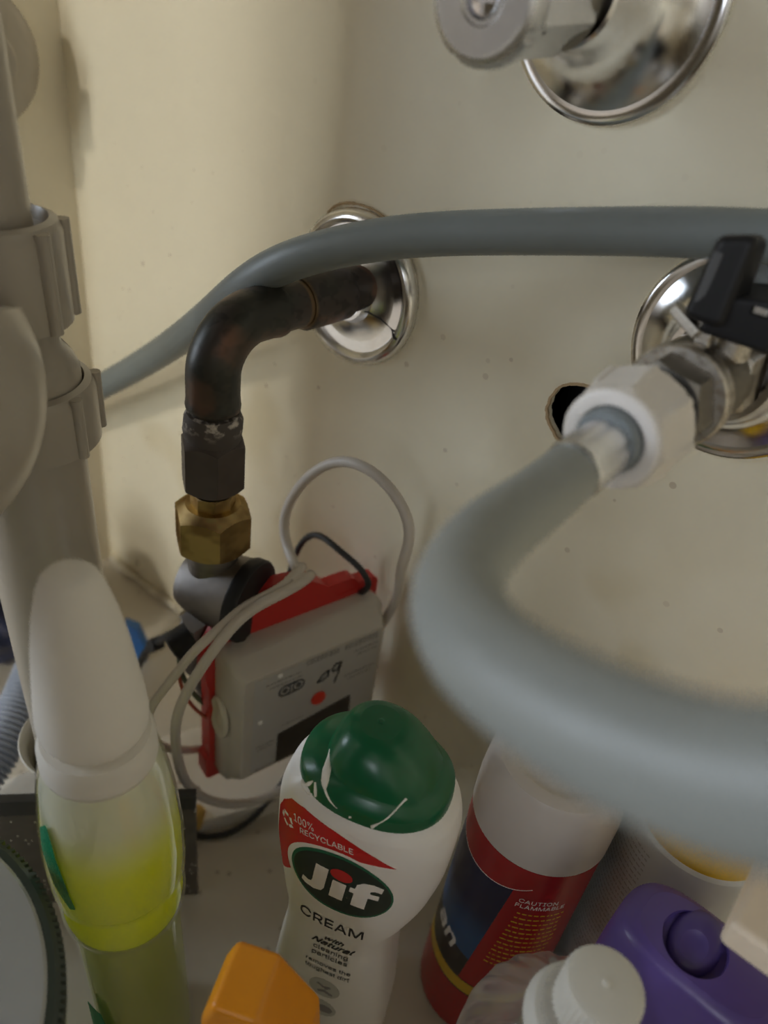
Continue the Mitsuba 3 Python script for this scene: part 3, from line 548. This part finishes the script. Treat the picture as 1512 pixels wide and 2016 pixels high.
sw = Polygon([(-.0284, .1573), (-.0264, .1639), (-.0230, .1683), (-.0171, .1702), (-.0119, .1700), (-.0045, .1690), (.0023, .1672), (.0107, .1645), (.0180, .1611), (.0112, .1605), (.0020, .1590), (-.0150, .1400), (-.0250, .1232), (-.0266, .1356), (-.0282, .1450)]).difference(ell(.0218, .0198))
sw = max(getattr(sw, 'geoms', [sw]), key=lambda g: g.area)
jprint('red_swoosh', sw, 'mat_print_red', 0)
def jtext(s, h, u, z, w, mt, name='lettering', bold=False, slant=0, rot=0, arch=0.0):
    m = text(s, h, w, bold, slant, .00006); m = finer(m, .0008)
    m.vertices[:, 1] += arch * m.vertices[:, 0] ** 2
    m.apply_transform(trimesh.transformations.rotation_matrix(math.radians(rot), (0, 0, 1))); m.apply_translation([u, z, 0])
    jobj(name, JB.drape(m, .00020, .0012), mt, 60)
jtext('100%', .0030, -.0160, .1630, .0086, 'mat_print_white', rot=15)
jtext('RECYCLABLE', .0026, -.0070, .1615, .0205, 'mat_print_white', rot=10, arch=-10)
rec = []
for k in range(5):
    a = math.radians(90 + 72 * k + 20); c = np.array([math.cos(a), math.sin(a)]) * .0023; tt = np.array([-math.sin(a), math.cos(a)])
    rec.append(Polygon([c + tt * .0012 + c * .35, c - tt * .0012 + c * .15, c - tt * .0010 - c * .28, c + tt * .0012 - c * .2]))
jprint('recycling_mark', affinity.translate(shapely.union_all(rec), -.0232, .1585), 'mat_print_white', .00012)
jtext('CREAM', .0066, -.0008, .1072, .0258, 'mat_ink', arch=2.0)
jtext('with', .0030, .0008, .0958, .0080, 'mat_ink', bold=True, slant=.45)
jtext('Natural', .0038, .0006, .0908, .0168, 'mat_ink', bold=True, slant=.45)
jtext('cleaning', .0030, .0006, .0858, .0146, 'mat_ink')
jtext('particles', .0030, .0006, .0812, .0150, 'mat_ink')
jtext('removes the', .0026, .0006, .0745, .0192, 'mat_ink')
jtext('toughest dirt', .0026, .0006, .0700, .0192, 'mat_ink')
jprint('roundel', affinity.scale(Point(.0008, .0580).buffer(1, 32), .0068, .0068), 'mat_print_grey', 0)
jprint('roundel_sign', shapely.union_all([LineString([(-.002, .0605), (.0005, .0590), (.003, .0600), (.0015, .0582)]).buffer(.0006), LineString([(-.0012, .0550), (.001, .0562), (.0040, .0548)]).buffer(.0008)]), 'mat_print_grey_dark', .0001)
jprint('roundel', affinity.scale(Point(.0004, .0415).buffer(1, 32), .0072, .0066), 'mat_print_grey', 0)
jprint('roundel_sign', shapely.union_all([affinity.scale(Point(-.0035, .0440).buffer(1), .0022, .0016), affinity.scale(Point(.0025, .0415).buffer(1), .0036, .0030), affinity.scale(Point(-.0022, .0390).buffer(1), .0024, .0015)]), 'mat_print_grey_dark', .0001)
CK = Loft([(.1700, .0240, .0190, 2.3, .001, .001), (.1715, .0272, .0212, 2.3, .001, .001), (.1770, .0268, .0209, 2.3, .001, .001), (.1820, .0236, .0190, 2.3, .0014, .001), (.1855, .0185, .0160, 2.2, .002, .001), (.1870, .0120, .0110, 2.1, .002, .001), (.1875, .004, .004, 2, .002, .001)])
CH = Loft([(.1690, .0235, .0198, 2.3, .0040, .001), (.1780, .0222, .0188, 2.4, .0038, .001), (.1860, .0192, .0172, 2.4, .0024, .0012), (.1930, .0152, .0146, 2.3, .0006, .0016), (.1975, .0112, .0112, 2.2, -.0006, .0020), (.1995, .0070, .0072, 2.1, -.0012, .0022), (.2000, .0015, .0015, 2, -.0012, .0022)])
def saddle(m):   # the cap's lower edge dips at the front and rises at the sides
    v = m.vertices; lowness = np.clip((.187 - v[:, 2]) / .017, 0, 1); v[:, 2] += lowness * (.0040 + .0006 * (np.abs(v[:, 0] - .001) / .027) ** 2); m.vertices = v; return m
capm = saddle(CK.mesh(96, 50))
jobj('cap', capm, 'mat_jif_green', 40, 'green flip cap')
hump = CH.mesh(96, 60); jobj('cap_lid', hump, 'mat_jif_green', 50)
def front_hit(u, z, src=(hump, capm)):
    o = np.array([[u, -.2, z]]); best = 9
    for m in src:
        h, _, _ = m.ray.intersects_location(o, np.array([[0, 1., 0]]))
        if len(h): best = min(best, h[:, 1].min())
    return np.array([u, best - .0002, z])
def smear(pts, r, name='dried_cream'):
    P = [q for q in (front_hit(u, z) for u, z in pts) if q[1] < 1]
    if len(P) < 2: return
    k = 40; m = tube(P, np.interp(np.linspace(0, 1, k), np.linspace(0, 1, len(r)), r), 8, k); m.apply_transform(JM); obj(name, m, 'mat_dried', jif, True)
smear([(-.0162, .1900), (-.0150, .1880), (-.0136, .1858), (-.0122, .1832), (-.0112, .1816)], [.0002, .0009, .0016, .0014, .0003])
smear([(-.0112, .1816), (-.0085, .1796), (-.0055, .1782)], [.0005, .0003, .0001])
smear([(-.0165, .1808), (-.0178, .1785), (-.0190, .1765)], [.0003, .0008, .0005])
smear([(-.0155, .1812), (-.0146, .1790), (-.0142, .1768)], [.0004, .0006, .0005])
smear([(-.0210, .1752), (-.0190, .1756), (-.0170, .1748), (-.0155, .1752)], [.0006, .0012, .0016, .0009])
smear([(-.0200, .1730), (-.0190, .1722)], [.0008, .0008])
smear([(.0070, .1765), (.0085, .1785), (.0110, .1815), (.0135, .1850), (.0148, .1870)], [.0007, .0002, .0003, .0003, .0005])
smear([(-.0010, .1770), (-.0004, .1774)], [.0004, .0003])
nub = lathe([(.0010, 0), (.0014, .0003), (.0010, .0004), (.0007, .0001)], None, 24); nub.apply_translation([-.0012, .0022, .1999]); jobj('nub', nub, 'mat_jif_green')

# ------------------------------------------------------------------ aerosol can
can = thing('spray_can', 'aerosol can with a white cap and red, blue and black body under the near hose', 'spray can')
KM = at(-.0437, -.0581, 0, .21)
def kobj(name, m, mt, smooth=35): m = m.copy(); m.apply_transform(KM); return obj(name, m, mt, can, smooth)
kobj('body', lathe([(.0262, .0001), (.0270, .0015), (.0270, .138), (.0262, .1405), (.0200, .1410)], None, 96), 'mat_can_black')
kobj('cap', lathe([(.0262, .1400), (.0276, .1402), (.0276, .1540), (.0268, .1640), (.0256, .1715), (.0240, .1742), (.0215, .1750), (.0190, .1748), (.0180, .1738), (.0165, .1735)], None, 96), 'mat_can_cap')
def kprint(p, mt, name='print', lift=0): kobj(name, wrap(p if isinstance(p, trimesh.Trimesh) else ext(p, .00005), .0270, .00006 + lift), mt, 60)
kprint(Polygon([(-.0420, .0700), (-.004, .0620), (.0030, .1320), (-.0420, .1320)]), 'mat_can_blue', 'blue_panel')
arc = box(-.0420, .098, .0120, .1395).intersection(affinity.scale(Point(-.0160, .1470).buffer(1, 40), .034, .0255))
kprint(arc, 'mat_can_red', 'red_band', .00012)
edge = affinity.scale(Point(-.0160, .1470).buffer(1, 40), .0344, .0259).difference(affinity.scale(Point(-.0160, .1470).buffer(1, 40), .034, .0255)).intersection(box(-.0420, .09, .0080, .1395))
kprint(edge, 'mat_print_white', 'band_edge', .00013)
kprint(Polygon([(-.006, .0450), (.0400, .0450), (.0400, .1395), (.0030, .1395)]), 'mat_can_red', 'red_panel', .00006)
kprint(moved(text('CAUTION', .0024), .0125, .1190), 'mat_print_white', 'lettering', .00018)
kprint(moved(text('FLAMMABLE', .0024), .0140, .1155), 'mat_print_white', 'lettering', .00018)
rnd = random.Random(3); lines = []
for i in range(13):
    x = .0060 - i * .0004
    while x < .0250: w = rnd.uniform(.0008, .0026); lines.append(box(x, .1110 - i * .0035, x + w, .1118 - i * .0035)); x += w + .0007
kprint(shapely.union_all(lines), 'mat_can_yellow', 'fine_print', .00016); labels[can + '__fine_print'] = dict(kind='stuff')
q = text('an', .0110, .0150, True); q.apply_transform(trimesh.transformations.rotation_matrix(-.2, (0, 0, 1))); kprint(moved(q, -.0210, .0600), 'mat_print_white', 'lettering', .0001)
kprint(box(-.042, .0360, .042, .0440), 'mat_can_yellow', 'yellow_band'); kprint(box(-.042, .0020, .042, .0350), 'mat_can_red', 'red_base')

# ------------------------------------------------------------------ white container with the yellow lid
tubc = thing('container', 'white printed container with a yellow lid behind the purple cap', 'container')
CM = at(.0065, -.0305, 0, .12)
def cobj(name, m, mt, smooth=35): m = m.copy(); m.apply_transform(CM); return obj(name, m, mt, tubc, smooth)
cobj('body', lathe([(.0255, .0001), (.0268, .002), (.0268, .1530), (.0262, .1585), (.0240, .1610), (.020, .1615)], None, 96), 'mat_tub_white')
cobj('lid', lathe([(.0238, .1590), (.0250, .1595), (.0250, .1780), (.0238, .1820), (.0210, .1832), (.0100, .1836)], None, 96), 'mat_yellow')
lines = []
for i in range(30):
    x = -.0330
    while x < -.0120: w = rnd.uniform(.0006, .0022); lines.append(box(x, .1520 - i * .0028, min(x + w, -.0120), .1527 - i * .0028)); x += w + .0006
cobj('fine_print', wrap(ext(shapely.union_all(lines), .00005), .0268), 'mat_print_grey', 60); labels[tubc + '__fine_print'] = dict(kind='stuff')

# ------------------------------------------------------------------ purple flip-cap bottle
pur = thing('detergent_bottle', 'purple bottle with a wide purple flip cap beside the clear bottle', 'bottle')
UM = at(.0240, -.0875, 0, -.04)
def uobj(name, m, mt, smooth=35): m = m.copy(); m.apply_transform(UM); return obj(name, m, mt, pur, smooth)
uobj('body', Loft([(0, .0200, .0130, 2.8, 0, 0), (.002, .0222, .0145, 2.8, 0, 0), (.09, .0225, .0145, 2.8, 0, 0), (.112, .0210, .0140, 2.6, 0, 0), (.118, .0180, .0120, 2.5, 0, 0)]).mesh(80, 40), 'mat_purple_dark')
capL = mani(Loft([(.1140, .0266, .0162, 3.6, 0, 0), (.1160, .0272, .0166, 3.6, 0, 0), (.1460, .0272, .0166, 3.6, 0, 0), (.1600, .0268, .0163, 3.5, 0, 0), (.1675, .0248, .0150, 3.3, 0, 0), (.1705, .0205, .0121, 2.9, 0, 0), (.1713, .0120, .0070, 2.5, 0, 0), (.1715, .002, .001, 2, 0, 0)]).mesh(120, 60))
tilt = (18, 0, 0)
rec_ = m3.Manifold.cylinder(.02, .0100, .0104, 64).rotate(tilt).translate((-.0035, .0010, .1660))
uobj('cap', tm(capL - rec_), 'mat_purple', 30)
tg = m3.Manifold.sphere(1, 64).scale((.0078, .0108, .0036)).rotate(tilt).translate((-.0035, .0022, .1672))
dent = m3.Manifold.sphere(.0115, 48).translate((-.0035, -.0044, .1794))
uobj('flip_tongue', tm(tg - dent), 'mat_purple_dark', 30)

# ------------------------------------------------------------------ clear bottle with the frosted cap
clr = thing('clear_bottle', 'clear fluted plastic bottle with a frosted white screw cap', 'bottle')
LM = at(.0043, -.1345, 0)
def lobj(name, m, mt, smooth=35): m = m.copy(); m.apply_transform(LM); return obj(name, m, mt, clr, smooth)
flute = lambda a, z: 1 + (.022 * np.cos(a * 22) * np.clip(1 - abs(z - .158) / .016, 0, 1) + .004 * np.cos(a * 22) * (z < .142))
lobj('body', lathe([(.0285, .0001), (.0302, .003), (.0302, .1400), (.0301, .1455), (.0290, .1515), (.0264, .1570), (.0225, .1625), (.0180, .1672), (.0150, .1705), (.0142, .1740)], None, 176, flute), 'mat_clear_frost', 50)
lobj('neck_ring', lathe([(.0130, .1715), (.0160, .1718), (.0163, .1735), (.0157, .1752), (.0150, .1762), (.0144, .1790), (.0120, .1795)], None, 96), 'mat_frost_cap')
lobj('neck', lathe([(.0105, .1780), (.0126, .1782), (.0126, .1822), (.0112, .1832), (.0098, .1838)], None, 80), 'mat_clear_frost')
kn = lambda a, z: 1 + .018 * np.cos(a * 40) * (z < .1958)
lobj('cap', lathe([(.0085, .1830), (.0106, .1832), (.0106, .1950), (.0100, .1966), (.0080, .1972), (.0012, .1974), (.0008, .1980), (.0003, .1981)], None, 200, kn), 'mat_frost_cap', 30)

# ------------------------------------------------------------------ near bottle with lime liquid and frosted dome cap
dish = thing('dish_soap_bottle', 'blurred bottle of lime green liquid with a tall frosted white cap', 'bottle')
def lean(m): m.vertices[:, :2] += np.outer(m.vertices[:, 2] - .12, [-.030, -.016]); m.apply_transform(at(-.1460, -.1808, 0)); return m
def dobj(name, m, mt, smooth=40, label=None): return obj(name, lean(m), mt, dish, smooth, label)
inner = [(.0180, .0010), (.0188, .004), (.0188, .1030), (.0192, .1070), (.0206, .1095), (.0211, .1130), (.0210, .1190), (.0200, .1225), (.0194, .1245), (.0203, .1265), (.0219, .1300), (.0222, .1480), (.0213, .1640), (.0198, .1770), (.0182, .1870), (.0164, .1920)]
dobj('liquid', lathe(inner, None, 72), 'mat_liquid', label='lime green liquid')
dobj('shell', lathe([(r + .0012, max(z, .0002)) for r, z in inner] + [(.0164, .1970)], None, 72), 'mat_clear')
dobj('collar', lathe([(.0150, .1900), (.0172, .1905), (.0178, .1925), (.0176, .1995), (.0164, .2020), (.014, .2025)], None, 72), 'mat_frost')
dobj('cap', lathe([(.0120, .1990), (.0130, .2030), (.0146, .2040), (.0160, .2068), (.0163, .2105), (.0158, .2170), (.0148, .2260), (.0132, .2390), (.0113, .2500), (.0090, .2590), (.0076, .2625), (.0062, .2640), (.004, .2646)], None, 72), 'mat_frost', label='tall frosted dome cap')
leaf = Polygon([(-.0165, .1760), (-.0145, .1700), (-.0105, .1530), (-.0085, .1400), (-.0100, .1390), (-.0150, .1490), (-.0195, .1620), (-.0200, .1720)]).buffer(.0008)
w_ = wrap(ext(leaf, .0001), .0242, .0); rad = np.hypot(w_.vertices[:, 0], w_.vertices[:, 1]); tr = np.interp(w_.vertices[:, 2], [z for r, z in inner], [r + .0015 for r, z in inner]); w_.vertices[:, :2] *= (tr / rad)[:, None]
w_.apply_transform(trimesh.transformations.rotation_matrix(.72, (0, 0, 1))); dobj('label_leaf', w_, 'mat_leaf_label', label='dark green leaf on the label')
lf2 = Polygon([(-.0150, .060), (-.0100, .058), (-.0060, .030), (-.0100, .010), (-.0160, .020)]).buffer(.001)
w_ = wrap(ext(lf2, .0001), .0220); w_.apply_transform(trimesh.transformations.rotation_matrix(.72, (0, 0, 1))); dobj('label_leaf', w_, 'mat_leaf_label')

# ------------------------------------------------------------------ tub with the knurled dark lid
tb = thing('tub', 'white tub with a big dark grey lid with a toothed rim', 'tub')
QM = at(-.1500, -.2817, 0)
m = lathe([(.0650, .0001), (.0665, .002), (.0700, .150), (.065, .1505)], None, 120); m.apply_transform(QM); obj('body', m, 'mat_tub_white', tb)
teeth = lambda a, z: 1 + (.010 * np.sign(np.cos(a * 190)) * (.150 < z < .1590))
m = lathe([(0.0650, .1490), (0.0718, .1492), (0.0722, .1500), (0.0722, .1585), (0.0714, .1592), (0.0702, .1600), (0.0684, .1602), (0.0678, .1592)], None, 1200, teeth); m.apply_transform(QM); obj('lid_rim', m, 'mat_lid_rim', tb, 25, 'dark toothed rim')
m = lathe([(0.0650, .1560), (0.0681, .1570), (0.0681, .1600), (0.0672, .1607), (0.0650, .1608), (.0400, .1603), (.0100, .1602)], None, 120); m.apply_transform(QM); obj('lid_face', m, 'mat_lid', tb)
m = scrap(rbox((.030, .040, .012), .004, at(-.1960, -.2610, .1672, .3)).subdivide().subdivide(), 1, 5, .003, 300)
single('sponge', m, 'mat_lime_sponge', 'lime green scouring sponge lying on the dark tub lid', 'sponge', smooth=True)

# ------------------------------------------------------------------ orange cap
org = thing('orange_bottle', 'bright orange bottle cap in front of the white cleaner bottle', 'bottle')
OM = at(-.0690, -.1850, 0, .45)
pts = [(-.0115, -.0100, .126), (.0150, -.0100, .126), (-.0115, .0100, .126), (.0150, .0100, .126), (-.0120, -.0085, .1560), (-.0120, .0080, .1560), (-.0095, -.0080, .1640), (-.0095, .0075, .1640), (.0010, -.0080, .1640), (.0010, .0075, .1640), (.0135, -.0095, .1430), (.0135, .0095, .1430)]
m = tm(m3.Manifold.batch_hull([m3.Manifold.sphere(.0022, 16).translate(p) for p in pts])); m.apply_transform(OM); obj('cap', m, 'mat_orange', org, 30)
m = Loft([(0, .0200, .0140, 2.6, 0, 0), (.002, .0215, .0150, 2.6, 0, 0), (.090, .0210, .0150, 2.6, 0, 0), (.115, .0130, .0120, 2.3, 0, 0), (.1245, .0110, .0100, 2.2, 0, 0)]).mesh(64, 30); m.apply_transform(OM); obj('body', m, 'mat_tub_white', org)

# ------------------------------------------------------------------ cream shelf edge on the right
shelf = m3.Manifold.batch_hull([m3.Manifold.sphere(.0022, 16).translate((x, y, z)) for x in (.0240, .4175) for y in (-.1045, -.0600) for z in (.2040, .2100)])
single('shelf_board', tm(shelf), 'mat_cream', 'cream coloured narrow shelf board reaching in over the purple cap', 'shelf')

# ------------------------------------------------------------------ things on the floor at the left
strip = thing('kickboard_strip', 'dark speckled strip with a black top edge standing on the floor before the waste pipe', 'board')
SA = math.atan2(.735, .677)
m = rbox((.150, .0040, .0750), .0006, at(-.1742 - .075 * .677 - .0008, -.1253 - .075 * .735 + .0009, .0376, SA)); obj('panel', m, 'mat_speckle', strip)
m = rbox((.150, .0050, .0100), .0008, at(-.1742 - .075 * .677 - .0008, -.1253 - .075 * .735 + .0009, .0801, SA)); obj('top_edge', m, 'mat_strip_edge', strip)
wb = Polygon([(-.262, -.088), (-.235, -.118), (-.205, -.112), (-.172, -.050), (-.196, -.028), (-.240, -.040)])
bd = thing('board_offcut', 'white board offcut lying on the floor under the meter', 'board')
m = ext(wb.difference(affinity.rotate(box(-.2290, -.0930, -.2150, -.0912), 25)), .011); m.apply_translation([0, 0, .0002]); obj('board', m, 'mat_board', bd)
m = ext(affinity.rotate(box(-.2289, -.0929, -.2151, -.0913), 25), .006); m.apply_translation([0, 0, .0003]); obj('slot', m, 'mat_dark', bd)
m = ext(Polygon([(-.300, -.170), (-.281, -.184), (-.262, -.166), (-.276, -.138), (-.292, -.143)]), .008); m.apply_translation([0, 0, .0002])
single('board_offcut', m, 'mat_board', 'small white offcut on the floor beside the corrugated hose', 'board')
HC = [(-.3400, -.0850, .0600), (-.3200, -.1200, .0560), (-.3093, -.1360, .0485), (-.2960, -.1560, .0420), (-.2850, -.1800, .0340), (-.2800, -.2100, .0260), (-.3000, -.2500, .0130), (-.3400, -.2900, .0130)]
kk = np.linspace(0, 1, 900)
single('corrugated_hose', tube(HC, .0112 + .0011 * np.sign(np.sin(kk * 2 * np.pi * 75)) * np.abs(np.sin(kk * 2 * np.pi * 75)) ** .6, 24, 900), 'mat_corrugated', 'grey blue corrugated drain hose at the left edge beside the waste pipe', 'hose', smooth=40)
bag = trimesh.creation.icosphere(5, 1.0); bag.apply_scale([.034, .030, .048]); scrap(bag, 1, 8, .030, 38); bag.apply_translation([-.388, -.108, .0]); bag.apply_translation([0, 0, .0005 - bag.bounds[0, 2]])
single('plastic_bag', bag, 'mat_navy', 'crumpled dark navy plastic bag at the far left beside the wall', 'bag', smooth=25)
tag_ = ext(Polygon([(-.0085, .0), (.0075, 0), (.0085, .0120), (.0030, .0300), (-.0060, .0330), (-.0090, .0200)]).buffer(-.001).buffer(.001), .006)
tag_.apply_translation([0, 0, -.003]); tag_.apply_transform(frame((-.3330, -.0500, .0008), (.55, -.8, 0), (1, .6, 0)) @ np.eye(4)); tag_.apply_translation([0, 0, .0004 - tag_.bounds[0, 2]])
single('cable_tag', tag_, 'mat_blue', 'small blue plastic tag on the floor between the near bottle and the sensor lead', 'tag')
m = scrap(trimesh.creation.icosphere(3, .0075), 1, 2, .006, 150); m.apply_translation([-.2070, -.1020, 0]); m.apply_translation([0, 0, .0004 - m.bounds[0, 2]])
single('foam_scrap', m, 'mat_foam', 'small ochre foam crumb on the floor below the meter cables', 'scrap', smooth=True)
m = scrap(trimesh.creation.icosphere(4, 1).apply_scale([.012, .009, .010]), 1, 6, .012, 170); m.apply_translation([-.3050, -.1330, 0]); m.apply_translation([0, 0, .0004 - m.bounds[0, 2]])
single('plastic_scrap', m, 'mat_clear_frost', 'crumpled shiny clear plastic scrap beside the corrugated hose', 'scrap', smooth=20)
